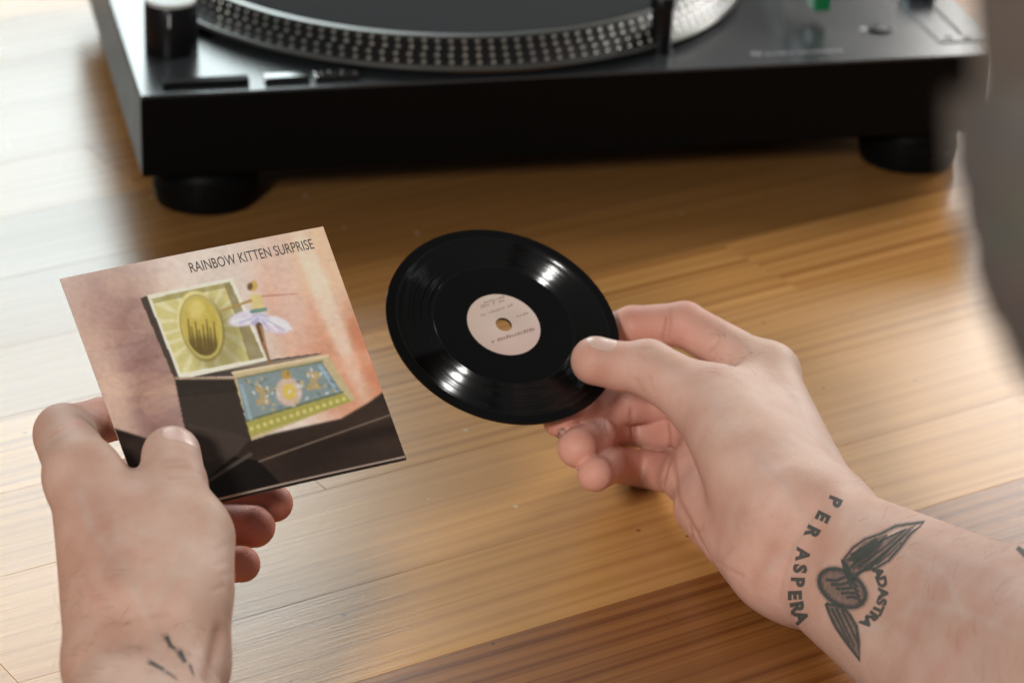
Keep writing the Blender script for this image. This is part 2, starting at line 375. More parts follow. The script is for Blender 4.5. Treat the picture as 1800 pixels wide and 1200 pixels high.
lathe('logo', [(2.6, .06), (2.6, .12), (1.9, .12), (1.9, .06)], M['white'], tt, 32, (q[0], q[1]+2, H))

# ================================================================== record
RD = at(885, 571.5, FPX*101.6/425.6)
tn = math.radians(40.5)
RN = CR*(math.sin(tn)*.400) + CU*(math.sin(tn)*.916) - CF*math.cos(tn); RN /= np.linalg.norm(RN)
RX = np.cross(RN, np.cross(CR*.976+CU*.17, RN)); RX /= np.linalg.norm(RX); RY = np.cross(RN, RX)
RM = Matrix(((RX[0], RY[0], RN[0], RD[0]*MM), (RX[1], RY[1], RN[1], RD[1]*MM), (RX[2], RY[2], RN[2], RD[2]*MM), (0, 0, 0, 1)))
rec = empty('vinyl_record', (0, 0, 0)); rec.matrix_world = RM
tag(rec, 'small black vinyl record with pale pink label held by its edge', 'record')
HR, LR, RR = 3.4, 16.4, 50.8
grv = []; rg_ = random.Random(9); r_ = 46.8
while r_ > 30.4:                                        # cut grooves, outside to inside
    pt_ = rg_.uniform(.26, .36); dp = pt_*rg_.uniform(.38, .50) if rg_.random() > .04 else .01
    grv += [(r_, .55), (r_-pt_/2, .55-dp)]
    r_ -= pt_
PRF = [(HR, -.7), (LR, -.7), (47, -.7), (RR-.1, -.66), (RR, 0), (RR-.1, .54), (48.4, .56), (46.9, .55)]+grv+[(29.4, .52), (LR+2, .5), (LR, .55), (LR-.4, .45), (HR, .45), (HR, -.7)]
disc = lathe('disc', PRF, [M['vinyl'], M['groove']], rec, 220, (0, 0, 0), [0]*8+[1]*(len(grv)-1)+[0]*6)
disc.data.set_sharp_from_angle(angle=math.radians(12))
lab = lathe('label', [(LR-.5, .46), (LR-.5, .56), (LR-.8, .62), (HR+.6, .62), (HR+.1, .54), (HR+.1, .46)], M['label'], rec, 128)
def rec_px(x, y, z):
    r = ray(x, y); d = ((RD+RN*z-CAM)@RN)/(r@RN); P = CAM+r*d-RD
    return np.array([P@RX, P@RY, z])
def print_rows(rows, mat, seed):
    rg = random.Random(seed); vs, fs = [], []
    for (x0, y0, x1, y1, h) in rows:
        n = max(3, int(math.hypot(x1-x0, y1-y0)/5)); 
        for k in range(n):
            if rg.random() < .12: continue
            a, b = (k+.08)/n, (k+rg.uniform(.6, .9))/n; hh = h*rg.uniform(.65, 1.1)
            p = [(x0+(x1-x0)*a, y0+(y1-y0)*a), (x0+(x1-x0)*b, y0+(y1-y0)*b)]
            B = len(vs)
            for (xx, yy) in (p[0], p[1], (p[1][0], p[1][1]-hh), (p[0][0], p[0][1]-hh)): vs.append(rec_px(xx, yy, .68))
            fs.append((B, B+1, B+2, B+3))
    return link('label_printing', mesh('label_printing', vs, fs), mat, lab)
print_rows([(845, 541, 887, 529, 5), (845, 535, 887, 523, 4)], M['label_ink_pale'], 1)
print_rows([(845, 556, 902, 537, 4)], M['label_ink_pale'], 3)
print_rows([(864, 603, 940, 580, 5.5)], M['label_ink'], 2)
print_rows([(908, 558, 930, 551, 4)], M['label_ink_pale'], 4)

# ================================================================== sleeve
QUAD = [(105, 490), (568, 398), (712, 800), (258, 906)]
P0 = np.array([[-69.06, -360.549, 136.807], [33.729, -340.076, 143.154], [54.055, -423.315, 82.465], [-48.734, -443.788, 76.119]])
SC = P0.mean(0); sx_ = P0[1]-P0[0]; SX = sx_/np.linalg.norm(sx_); SY = P0[0]-P0[3]; SY /= np.linalg.norm(SY); SN = np.cross(SX, SY)
def sleeve_px(x, y, z=0):
    r = ray(x, y); d = ((SC+SN*z-CAM)@SN)/(r@SN); P = CAM+r*d-SC
    return np.array([P@SX, P@SY])
C4 = np.array([sleeve_px(*q) for q in QUAD])       # four corners in the card's own plane
sl = empty('record_sleeve', (0, 0, 0))
sl.matrix_world = Matrix(((SX[0], SY[0], SN[0], SC[0]*MM), (SX[1], SY[1], SN[1], SC[1]*MM), (SX[2], SY[2], SN[2], SC[2]*MM), (0, 0, 0, 1)))
tag(sl, 'small square record sleeve with pink and orange jewellery box picture', 'record sleeve')
NG = 330
ss, tt_ = np.meshgrid(np.linspace(0, 1, NG+1), np.linspace(0, 1, NG+1))
GX = (C4[0][0]*(1-ss)+C4[1][0]*ss)*(1-tt_)+(C4[3][0]*(1-ss)+C4[2][0]*ss)*tt_
GY = (C4[0][1]*(1-ss)+C4[1][1]*ss)*(1-tt_)+(C4[3][1]*(1-ss)+C4[2][1]*ss)*tt_
# picture painted on the card, laid out in card coordinates
W3 = SC+GX[..., None]*SX+GY[..., None]*SY; dz = (W3-CAM)@CF
AX = 900+FPX*((W3-CAM)@CR)/dz; AY = 600-FPX*((W3-CAM)@CU)/dz
def srgb(c): return np.array(lin(*c)[:3])
def poly_mask(pts):
    ins = np.zeros(AX.shape, bool); n = len(pts)
    for i in range(n):
        x1, y1 = pts[i]; x2, y2 = pts[(i+1) % n]
        if y1 == y2: continue
        c = ((AY < y1) != (AY < y2)) & (AX < (x2-x1)*(AY-y1)/(y2-y1)+x1); ins ^= c
    return ins.astype(float)
def ell_mask(cx, cy, a, b, ang=0, soft=.08):
    c, s = math.cos(math.radians(ang)), math.sin(math.radians(ang)); dx, dy = AX-cx, AY-cy
    q = np.sqrt(((dx*c+dy*s)/a)**2+((-dx*s+dy*c)/b)**2); return np.clip((1-q)/soft+.5, 0, 1)
def seg_mask(x1, y1, x2, y2, w1, w2=None):
    w2 = w1 if w2 is None else w2; L2 = (x2-x1)**2+(y2-y1)**2
    h = np.clip(((AX-x1)*(x2-x1)+(AY-y1)*(y2-y1))/L2, 0, 1)
    d = np.hypot(AX-(x1+h*(x2-x1)), AY-(y1+h*(y2-y1))); return np.clip((w1+(w2-w1)*h-d)/1.5+.5, 0, 1)
nrng = np.random.RandomState(3)
def vnoise(cx, cy):
    g = nrng.rand(cy+2, cx+2); x = ss*cx; y = tt_*cy; xi, yi = x.astype(int), y.astype(int); fx, fy = x-xi, y-yi
    fx, fy = fx*fx*(3-2*fx), fy*fy*(3-2*fy)
    return (g[yi, xi]*(1-fx)+g[yi, xi+1]*fx)*(1-fy)+(g[yi+1, xi]*(1-fx)+g[yi+1, xi+1]*fx)*fy
A = np.ones(AX.shape+(3,))*srgb((222, 204, 190))
def put(mask, c, a=1.0):
    global A
    mk = (mask*a)[..., None]; A = A*(1-mk)+(srgb(c) if isinstance(c, tuple) else c)*mk
def blob(cx, cy, a, b, ang, c, al): put(np.exp(-1.6*(1-ell_mask(cx, cy, a*2, b*2, ang, 1.0))**2*4), c, al)
blob(170, 560, 60, 120, 15, (170, 128, 112), .45); blob(215, 660, 40, 110, -15, (160, 110, 98), .65); blob(180, 690, 25, 90, -20, (208, 172, 150), .7)
blob(290, 700, 36, 90, -12, (128, 84, 78), .8); blob(250, 610, 26, 70, -10, (146, 104, 96), .5)
blob(600, 560, 55, 150, -22, (236, 190, 142), .75); blob(540, 600, 30, 90, -30, (228, 156, 122), .6); blob(640, 650, 70, 60, -10, (208, 134, 94), .75)
blob(655, 620, 20, 60, -25, (214, 112, 62), .5); blob(560, 500, 10, 120, -22, (238, 214, 188), .7); blob(500, 480, 14, 70, -15, (222, 190, 174), .6)
blob(600, 640, 60, 10, -14, (236, 172, 132), .5)
A *= (1+.10*(vnoise(9, 9)-.5)+.06*(vnoise(40, 40)-.5))[..., None]
dark = poly_mask([(690, 676), (650, 706), (600, 736), (430, 776), (330, 766), (262, 772), (200, 752), (240, 925), (740, 812)])
for _ in range(3): dark[1:-1, 1:-1] = (dark[1:-1, 1:-1]*2+dark[:-2, 1:-1]+dark[2:, 1:-1]+dark[1:-1, :-2]+dark[1:-1, 2:])/6
put(dark, (56, 42, 34)); put(dark*ell_mask(600, 770, 130, 60, -15, 1.0), (84, 64, 52), .6)
put(dark, (50, 36, 30), .2); put(dark*vnoise(3, 18), (26, 18, 15), .8)
put(poly_mask([(455, 812), (392, 800), (340, 850), (300, 930), (520, 880)]), (18, 14, 12), .9)
put(seg_mask(455, 813, 705, 722, 1.3), (128, 108, 92), .8)
put(seg_mask(360, 850, 440, 800, 3), (96, 84, 74), .6)
A *= (1+.22*(vnoise(5, 5)-.5)*(vnoise(11, 11)))[..., None]
for _k in range(26):
    put(seg_mask(nrng.uniform(120, 640), nrng.uniform(430, 720), nrng.uniform(120, 640), nrng.uniform(480, 760), 9, 22)*(1-dark), [(232, 196, 166), (186, 146, 130), (240, 196, 156), (200, 172, 162)][_k % 4], .10)
# jewellery box: side, inside, front, lid
put(poly_mask([(306, 664), (412, 666), (441, 774), (415, 800), (352, 850), (322, 745)]), (60, 51, 43)); 
put(poly_mask([(330, 745), (436, 770), (418, 800), (362, 815)]), (70, 58, 50), .8)
put(poly_mask([(312, 665), (470, 634), (572, 620), (412, 663)]), (74, 66, 60)); put(seg_mask(330, 660, 560, 626, 2.5), (160, 140, 120), .7)
put(poly_mask([(408, 656), (576, 625), (624, 702), (442, 776)]), (196, 176, 128))
put(poly_mask([(416, 668), (566, 637), (602, 690), (432, 742)]), (128, 146, 146))
put(poly_mask([(432, 744), (604, 692), (618, 706), (440, 770)]), (168, 160, 66))
for k in range(15):
    f = (k+.5)/15; put(ell_mask(436+f*174, 757-f*57, 3.4, 3.8, 0, .5), (214, 206, 110), .8)
put(seg_mask(416, 667, 566, 636, 2), (96, 110, 76), .7); put(seg_mask(432, 742, 602, 690, 2.2), (92, 104, 60), .8)
put(ell_mask(507, 690, 23, 25, -15, .2), (206, 178, 158)); put(ell_mask(508, 690, 12, 15, -15, .3), (214, 186, 70)); put(ell_mask(503, 660, 9, 8, 0, .3), (186, 148, 52))
for (x, y) in ((461, 697), (551, 670)):
    for (dx, dy) in ((-6, -11), (6, -9), (0, 0), (-5, 11), (7, 10)): put(ell_mask(x+dx, y+dy, 6.5, 6, 0, .4), (186, 156, 92), .85)
put(seg_mask(424, 680, 440, 738, 3), (150, 176, 192), .7); put(seg_mask(562, 645, 592, 688, 3), (150, 180, 196), .7)
put(poly_mask([(246, 525), (262, 520), (320, 664), (306, 668)]), (78, 66, 56))
put(poly_mask([(258, 520), (408, 490), (472, 634), (316, 668)]), (232, 222, 200))
lid = poly_mask([(264, 526), (404, 497), (464, 630), (318, 658)]); put(lid, (206, 196, 120))
ang = np.arctan2(AY-575, AX-353); put(lid*np.clip(np.sin(ang*17+vnoise(14, 14)*3), 0, 1), (228, 222, 172), .7)
put(lid*poly_mask([(385, 480), (404, 490), (480, 640), (440, 645), (415, 560)]), (122, 104, 78), .7)
put(lid*poly_mask([(262, 520), (404, 490), (410, 505), (270, 534)]), (150, 138, 72), .7)
put(lid*ell_mask(380, 600, 46, 66, -14, .5), (120, 108, 58), .55); put(ell_mask(354, 576, 39, 62, -14), (140, 122, 44)); put(ell_mask(351, 573, 38, 61, -14)*(1-ell_mask(354, 577, 37, 59, -14)), (236, 222, 140), .9); put(ell_mask(354, 576, 35, 57, -14), (196, 184, 98)); put(ell_mask(354, 576, 32, 53, -14), (198, 176, 62))
for k in range(8):                                   # plain dark reeds inside the oval
    put(ell_mask(354, 576, 31, 52, -14)*seg_mask(338+k*6, 625, 330+k*6.5, 562+(k*37 % 23), 3.6, 1.2), (88, 66, 36), .75)
put(ell_mask(354, 576, 31, 52, -14)*ell_mask(356, 612, 30, 20, 0, .6), (96, 76, 40), .6); put(ell_mask(345, 545, 14, 16, 0, .8), (226, 208, 110), .7)
for k in range(60):                                  # small gilt scrolls over the front
    f, g_ = nrng.rand(), nrng.rand(); X_, Y_ = 424+f*150+g_*26, 672-f*30+g_*58
    put(ell_mask(X_, Y_, 4, 2.4, nrng.uniform(0, 180), .5)*poly_mask([(416, 668), (566, 637), (602, 690), (432, 742)]), [(196, 172, 96), (96, 112, 110), (206, 214, 214)][k % 3], .6)
put(poly_mask([(306, 664), (412, 666), (420, 690), (312, 700)]), (40, 34, 30), .35); put(seg_mask(308, 666, 412, 666, 2.2), (176, 150, 124), .8); put(seg_mask(409, 657, 576, 626, 2.4), (222, 200, 158), .9)
# a plain toy dancer

put(ell_mask(434, 560, 33, 13, -14, .3), (214, 208, 226)); put(ell_mask(484, 572, 27, 14, 14, .3), (224, 222, 236)); put(ell_mask(455, 564, 18, 11, 0, .4), (170, 164, 206), .8)
put(ell_mask(484, 580, 20, 6, 20, .5), (206, 176, 196), .7)
for k in range(9): put(seg_mask(455, 556, 408+k*13, 572+abs(4-k)*-1.2+(k > 4)*12, 1, 2.6), [(236, 234, 244), (176, 170, 204)][k % 2], .55)
put(poly_mask([(438, 518), (460, 520), (464, 550), (446, 552)]), (216, 196, 120)); put(seg_mask(442, 549, 466, 545, 3.5), (112, 150, 134))
put(seg_mask(440, 530, 388, 548, 2.6, 1.6), (176, 142, 66)); put(seg_mask(460, 522, 522, 517, 1.6, .8), (196, 132, 108))
put(seg_mask(455, 574, 463, 606, 6, 4.2), (112, 80, 48)); put(seg_mask(463, 606, 474, 640, 4.2, 2.2), (150, 110, 70)); put(seg_mask(458, 574, 466, 606, 1.6, 1.2), (190, 150, 104), .8)
put(ell_mask(445, 504, 7.5, 10, 10, .3), (206, 170, 84)); put(ell_mask(439, 505, 5, 7, 10, .4), (120, 92, 54))
A *= (1+.12*(vnoise(60, 60)-.5)+.10*(vnoise(120, 120)-.5))[..., None]; A = np.clip(A, 0, 1); gy = A.mean(-1, keepdims=True); A = (A*.84+gy*.16)*1.14; A = np.clip(A, 0, .85)
for _ in range(2):
    B_ = A.copy(); B_[1:-1, 1:-1] = (A[1:-1, 1:-1]*4+A[:-2, 1:-1]+A[2:, 1:-1]+A[1:-1, :-2]+A[1:-1, 2:])/8; A = B_
bend = 1.1*np.sin(ss*math.pi)*(.5+.5*tt_)           # card is slightly sprung
vsx = np.stack([GX, GY, bend], -1).reshape(-1, 3)*MM
idx = np.arange((NG+1)*(NG+1)).reshape(NG+1, NG+1)
fq = np.stack([idx[:-1, :-1], idx[1:, :-1], idx[1:, 1:], idx[:-1, 1:]], -1).reshape(-1, 4)
def np_mesh(name, v, f):
    me = bpy.data.meshes.new(name); k = f.shape[1]
    me.vertices.add(len(v)); me.vertices.foreach_set('co', np.ascontiguousarray(v, np.float32).ravel())
    me.loops.add(f.size); me.loops.foreach_set('vertex_index', f.astype(np.int32).ravel())
    me.polygons.add(len(f)); me.polygons.foreach_set('loop_start', np.arange(0, f.size, k, dtype=np.int32))
    me.update(calc_edges=True); me.validate(); return me
def set_col(me, name, c):
    a = me.color_attributes.new(name, 'FLOAT_COLOR', 'POINT'); a.data.foreach_set('color', np.concatenate([c, np.ones((len(c), 1))], 1).astype(np.float32).ravel())
me = np_mesh('front_cover', vsx, fq); set_col(me, 'print_col', A.reshape(-1, 3)); front = link('front_cover', me, M['print'], sl, True)
def card_panel(name, off, z0, z1, mat, nseg=24):
    """a bent sheet under the picture with real thickness"""
    vs, fs = [], []
    for top in (1, 0):
        for e in range(2):
            for k in range(nseg+1):
                s = k/nseg; t = 1.0*e
                g = C4[0]*(1-s)*(1-t)+C4[1]*s*(1-t)+C4[3]*(1-s)*t+C4[2]*s*t
                b = 1.1*math.sin(s*math.pi)*(.5+.5*t)
                vs.append((g[0]+off[0], g[1]+off[1], b+(z1 if top else z0)))
    n = nseg+1
    for k in range(nseg):
        fs += [(k, n+k, n+k+1, k+1), (2*n+k, 2*n+k+1, 3*n+k+1, 3*n+k), (k, k+1, 2*n+k+1, 2*n+k), (n+k+1, n+k, 3*n+k, 3*n+k+1)]
    fs += [(0, 2*n, 3*n, n), (nseg, n+nseg, 3*n+nseg, 2*n+nseg)]
    return link(name, mesh(name, vs, fs), mat, sl)
card_panel('front_board', (0, 0), -.55, -.04, M['card_edge'])
card_panel('inner_board', (.35, -.1), -1.9, -1.3, M['card_edge'])
card_panel('back_board', (1.1, -.35), -3.8, -3.1, M['card_dark'])
me = text_mesh('RAINBOW KITTEN SURPRISE', 6.6); w = max(v.co.x for v in me.vertices); x0 = min(v.co.x for v in me.vertices)
a, b = sleeve_px(336, 481), sleeve_px(553, 437)
wid = float(np.linalg.norm(b-a)); th = math.atan2(b[1]-a[1], b[0]-a[0])
for v in me.vertices: v.co.x = (v.co.x-x0)*wid*MM/(w-x0)
o = link('lettering', me, M['text_dark'], sl); o.location = Vector((a[0], a[1], 1.0))*MM; o.rotation_euler.z = th
for v in me.vertices:                                        # follow the bend of the card
    X = a[0]+v.co.x/MM*math.cos(th); s = min(max((X+52)/105, 0), 1); v.co.z = (1.1*math.sin(s*math.pi)*.53+.12)*MM-.001

# ================================================================== hands: one continuous skin each, grown from bones
def surface_nets(D, lo, h):
    sgn = D < 0
    c = [sgn[i:sgn.shape[0]-1+i, j:sgn.shape[1]-1+j, k:sgn.shape[2]-1+k] for i in (0, 1) for j in (0, 1) for k in (0, 1)]
    cnt = sum(x.astype(np.int8) for x in c); act = (cnt > 0) & (cnt < 8)
    ix = np.argwhere(act); vid = -np.ones(act.shape, np.int32); vid[act] = np.arange(len(ix))
    acc = np.zeros((len(ix), 3)); num = np.zeros(len(ix)); I, J, K = ix.T
    offs = [(i, j, k) for i in (0, 1) for j in (0, 1) for k in (0, 1)]
    for a in offs:
        for ax in range(3):
            if a[ax]: continue
            b = list(a); b[ax] = 1
            da = D[I+a[0], J+a[1], K+a[2]]; db = D[I+b[0], J+b[1], K+b[2]]
            m = (da < 0) != (db < 0); t = np.where(m, da/np.where(m, da-db, 1), 0)
            p = np.tile(np.array(a, float), (len(ix), 1)); p[:, ax] += t
            acc += p*m[:, None]; num += m
    v = lo+(ix+acc/num[:, None])*h
    faces = []
    for ax in range(3):
        o1, o2 = [(1, 2), (2, 0), (0, 1)][ax]
        sl0 = [slice(1, -1)]*3; sl0[ax] = slice(0, -1); sl1 = list(sl0); sl1[ax] = slice(1, None)
        s0, s1 = sgn[tuple(sl0)], sgn[tuple(sl1)]
        for flip in (0, 1):
            e = np.argwhere((s0 & ~s1) if not flip else (~s0 & s1))
            if len(e) == 0: continue
            e = e+1; e[:, ax] -= 1
            def g(d1, d2):
                q = e.copy(); q[:, o1] -= d1; q[:, o2] -= d2; return vid[q[:, 0], q[:, 1], q[:, 2]]
            f = np.stack([g(1, 1), g(0, 1), g(0, 0), g(1, 0)], 1)
            faces.append(f if not flip else f[:, ::-1])
    return v, np.concatenate(faces)

class Field:
    def __init__(self, lo, hi, h):
        self.lo, self.h = np.array(lo, float), h
        n = np.ceil((np.array(hi)-self.lo)/h).astype(int)+1; self.n = n
        self.ax = [self.lo[i]+h*np.arange(n[i]) for i in range(3)]
    def blank(self): return np.full(tuple(self.n), 60., np.float32)
    def bone(self, D, a, b, r1, r2, k, flat=None):
        """round cone joined to D with blend k; flat=(dir, factor) squashes it along dir"""
        a, b = np.array(a, float), np.array(b, float); R = max(r1, r2)+k+6
        mn, mx = np.minimum(a, b)-R, np.maximum(a, b)+R
        s = [slice(max(0, int((mn[i]-self.lo[i])/self.h)), min(self.n[i], int((mx[i]-self.lo[i])/self.h)+2)) for i in range(3)]
        X = self.ax[0][s[0]][:, None, None]-a[0]; Y = self.ax[1][s[1]][None, :, None]-a[1]; Z = self.ax[2][s[2]][None, None, :]-a[2]
        d = b-a; L2 = max(d@d, 1e-6)
        t = np.clip((X*d[0]+Y*d[1]+Z*d[2])/L2, 0, 1)
        qx, qy, qz = X-t*d[0], Y-t*d[1], Z-t*d[2]
        q2 = qx*qx+qy*qy+qz*qz
        if flat is not None:
            fd = np.array(flat[0], float); fd /= np.linalg.norm(fd); pr = qx*fd[0]+qy*fd[1]+qz*fd[2]
            q2 = q2+pr*pr*(1/flat[1]**2-1)
        v = (np.sqrt(q2)-(r1+(r2-r1)*t)).astype(np.float32)
        sub = D[s[0], s[1], s[2]]
        hh = np.maximum(k-np.abs(sub-v), 0)/k
        D[s[0], s[1], s[2]] = np.minimum(sub, v)-hh*hh*k*.25
def smin(a, b, k):
    hh = np.maximum(k-np.abs(a-b), 0)/k; return np.minimum(a, b)-hh*hh*k*.25

def build_hand(palm, fingers, creases, tints, base, forearm_tail, veins=(), h=1.0):
    """palm: (a, b, r1, r2, k[, flat]); fingers: (joints, radii, blend into palm)"""
    allp = np.array([p for q in palm for p in (q[0], q[1])]+[p for fg in fingers for p in fg[0]])
    F = Field(allp.min(0)-34, allp.max(0)+34, h)
    P = F.blank()
    for q in palm: F.bone(P, q[0], q[1], q[2], q[3], q[4], q[5] if len(q) > 5 else None)
    out = P
    for (js, rs, k) in fingers:
        D = F.blank()
        for i in range(len(js)-1): F.bone(D, js[i], js[i+1], rs[i], rs[i+1], 2.2)
        out = smin(out, smin(P, D, k), .5)
    v, f = surface_nets(out, F.lo, h)
    # relax
    E = np.concatenate([f[:, [0, 1]], f[:, [1, 2]], f[:, [2, 3]], f[:, [3, 0]]]); n = len(v)
    deg = np.bincount(E[:, 0], minlength=n)+np.bincount(E[:, 1], minlength=n)
    def lap(v):
        s = np.stack([np.bincount(E[:, 0], v[E[:, 1], c], n)+np.bincount(E[:, 1], v[E[:, 0], c], n) for c in range(3)], 1); return s/deg[:, None]-v
    for lam in (.5, -.52, .5, -.52, .5, -.52, .5): v = v+lam*lap(v)
    def normals(v):
        nn = np.cross(v[f[:, 2]]-v[f[:, 0]], v[f[:, 3]]-v[f[:, 1]]); N_ = np.zeros_like(v)
        for c in range(4):
            for a in range(3): N_[:, a] += np.bincount(f[:, c], nn[:, a], n)
        return N_/np.maximum(np.linalg.norm(N_, axis=1), 1e-9)[:, None]
    nrm = normals(v)
    bvh = BVHTree.FromPolygons([Vector(p) for p in v], f.tolist())
    cdark = np.zeros(n)
    for (pts, depth, width) in creases:
        path = []
        for (p, q) in zip(pts[:-1], pts[1:]):
            m = max(2, int(math.hypot(q[0]-p[0], q[1]-p[1])/5))
            for k in range(m):
                hit = bvh.ray_cast(Vector(CAM), Vector(ray(p[0]+(q[0]-p[0])*k/m, p[1]+(q[1]-p[1])*k/m)).normalized())
                if hit[0] is not None: path.append(hit[0])
        if not path: continue
        path = np.array(path); mn, mx = path.min(0)-3.2*width-2, path.max(0)+3.2*width+2
        c = np.where(((v > mn) & (v < mx)).all(1))[0]
        dd = np.sqrt(((v[c][:, None]-path[None])**2).sum(2)).min(1)
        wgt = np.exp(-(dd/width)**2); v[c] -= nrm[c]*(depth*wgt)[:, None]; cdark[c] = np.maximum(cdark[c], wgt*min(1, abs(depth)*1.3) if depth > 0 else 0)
    bvh = BVHTree.FromPolygons([Vector(p) for p in v], f.tolist())
    col = np.tile(np.array(base), (n, 1))
    for (p, rad, c, al) in tints:
        w_ = (al*np.exp(-((v-np.array(p))**2).sum(1)/rad**2))[:, None]; col = col*(1-w_)+np.array(c)*w_
    for (pts, width, c, al) in veins:
        path = []
        for (p, q) in zip(pts[:-1], pts[1:]):
            for k in range(12):
                hit = bvh.ray_cast(Vector(CAM), Vector(ray(p[0]+(q[0]-p[0])*k/12, p[1]+(q[1]-p[1])*k/12)).normalized())
                if hit[0] is not None: path.append(hit[0])
        if not path: continue
        path = np.array(path); mn, mx = path.min(0)-3*width, path.max(0)+3*width
        k_ = np.where(((v > mn) & (v < mx)).all(1))[0]; dd = np.sqrt(((v[k_][:, None]-path[None])**2).sum(2)).min(1)
        w_ = (al*np.exp(-(dd/width)**2))[:, None]; col[k_] = col[k_]*(1-w_)+np.array(c)*w_; v[k_] += nrm[k_]*w_*.35
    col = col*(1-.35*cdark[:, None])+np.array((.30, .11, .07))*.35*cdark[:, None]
    bvh = BVHTree.FromPolygons([Vector(p) for p in v], f.tolist())
    return v, f, col, bvh
def hand_object(name, v, f, col, origin):
    me = np_mesh(name, (v-origin)*MM, f); set_col(me, 'skin_col', col)
    o = link(name, me, M['skin'], None, True); o.location = Vector(origin)*MM
    sub = o.modifiers.new('smooth', 'SUBSURF'); sub.levels = 1; sub.render_levels = 1
    return o
def add_nail(parent, origin, a, b, r, dorsal, bvh, length=11.0, half=.62, side=0.0, adv=.55, mat=None):
    """a plate laid on the back of the last finger bone a->b"""
    a, b = np.array(a), np.array(b); ax = (b-a)/np.linalg.norm(b-a); d = dorsal-ax*(dorsal@ax); d /= np.linalg.norm(d); s = np.cross(ax, d)
    tip = b+ax*r*adv; vs, fs = [], []; nu, nv = 10, 12
    for i in range(nu+1):
        t = i/nu
        for j in range(nv+1):
            u = -1+2*j/nv; lw = 1-.22*(abs(2*t-1)**4)
            ang_ = u*half*1.35*lw+side
            rad = d*math.cos(ang_)+s*math.sin(ang_)
            c = tip-ax*(1-t)*length-ax*(.10*length*u*u*(t*2-1))
            org = c+rad*(r*1.45); hit = bvh.ray_cast(Vector(org), Vector(-rad), r*1.4)
            base = np.array(hit[0]) if hit[0] is not None else c+rad*r
            vs.append(base+rad*(.2*(1-u**4)*(1-(2*t-1)**6)+.02-.25*(abs(u) > .99))-origin)
    for i in range(nu):
        for j in range(nv): q = i*(nv+1)+j; fs.append((q, q+1, q+nv+2, q+nv+1))
    return link('fingernail', mesh('fingernail', vs, fs), mat or M['nail'], parent, True)
def ink_on(parent, origin, bvh, polys, mat, name, lift=.16, step=5.0):
    """flat shapes given as picture polygons laid down on the skin"""
    bm = bmesh.new()
    for pts in polys:
        vs = [bm.verts.new((x, y, 0)) for (x, y) in pts]
        try: bm.faces.new(vs)
        except ValueError: pass
    bmesh.ops.triangulate(bm, faces=bm.faces[:])
    for _ in range(5):
        lg = [e for e in bm.edges if e.calc_length() > step]
        if not lg: break
        bmesh.ops.subdivide_edges(bm, edges=lg, cuts=1); bmesh.ops.triangulate(bm, faces=bm.faces[:])
    bad = []
    for v in bm.verts:
        hit = bvh.ray_cast(Vector(CAM), Vector(ray(v.co.x, v.co.y)).normalized())
        if hit[0] is None or abs(hit[1].dot(Vector(ray(v.co.x, v.co.y)).normalized())) < .12: bad.append(v); continue
        nn = hit[1] if hit[1].dot(Vector(CAM)-hit[0]) > 0 else -hit[1]
        v.co = (hit[0]+nn*lift-Vector(origin))*MM
    bmesh.ops.delete(bm, geom=bad, context='VERTS')
    return bm_obj(name, bm, mat, parent, True)
def stroke(pts, w0, w1=None):
    """polyline -> list of quads"""
    w1 = w0 if w1 is None else w1; out = []; n = len(pts); L_, R_ = [], []
    for i, p in enumerate(pts):
        a = np.array(pts[max(0, i-1)], float); b = np.array(pts[min(n-1, i+1)], float); d = (b-a)/np.linalg.norm(b-a)
        w = (w0+(w1-w0)*i/(n-1))/2; L_.append((p[0]-d[1]*w, p[1]+d[0]*w)); R_.append((p[0]+d[1]*w, p[1]-d[0]*w))
    for i in range(n-1): out.append([L_[i], L_[i+1], R_[i+1], R_[i]])
    return out
def letters(chars, spots, h, sx=.8, bold=.05):
    """characters set at (x, y, angle) picture spots, each a list of triangles"""
    out = []
    for ch, (x, y, ang_) in zip(chars, spots):
        me = text_mesh(ch, 1000, 1.0, 'CENTER', bold); me.calc_loop_triangles()
        c, s = math.cos(math.radians(ang_)), math.sin(math.radians(ang_))
        P = [(v.co.x*h*1.4*sx, (v.co.y-.35)*h*1.4) for v in me.vertices]
        P = [(x+px*c+py*s, y+px*s-py*c) for (px, py) in P]
        out += [[P[i] for i in t.vertices] for t in me.loop_triangles]
    return out

PINK = (.66, .315, .245); PALE = (.67, .52, .44); RED = (.58, .225, .17); BASE = (.595, .41, .33); VEIN = (.50, .40, .345)
# ---------------------------------------------------------------- right hand
w_u, w_l = at(1450, 924, 1238), at(1410, 1002, 1240)      # the two sides of the wrist
e_u, e_l = at(1790, 1106, 1120), at(1735, 1225, 1130)     # forearm
x_u, x_l = at(2150, 1300, 990), at(2100, 1440, 1000)
i_m, m_m, r_m, p_m = at(1352, 655, 1316), at(1312, 705, 1324), at(1262, 765, 1326), at(1214, 838, 1320)
t_c, t_m = at(1385, 885, 1232), at(1262, 718, 1290)
palmR = [
    (w_u, w_l, 17.5, 17.5, 8), (w_u, e_u, 17.5, 27, 12), (w_l, e_l, 17.5, 28, 12), (e_u, x_u, 27, 34, 12), (e_l, x_l, 28, 34, 12),
    (w_u, i_m, 17, 11.0, 12), (w_u, m_m, 15, 11.5, 12), (w_l, r_m, 15, 10.5, 12), (w_l, p_m, 16.5, 10.0, 12),
    (i_m, m_m, 10.5, 10.5, 8), (m_m, r_m, 10.5, 10, 8), (r_m, p_m, 10, 9.5, 8),
    (at(1350, 985, 1242), at(1236, 895, 1300), 17, 11.5, 10),             # little-finger side cushion
    (t_c, t_m, 17, 14.5, 16), (at(1330, 830, 1256), t_m, 19, 14, 14),      # thumb cushion
    (at(1345, 760, 1282), at(1320, 690, 1305), 9, 8, 12),                 # web
]
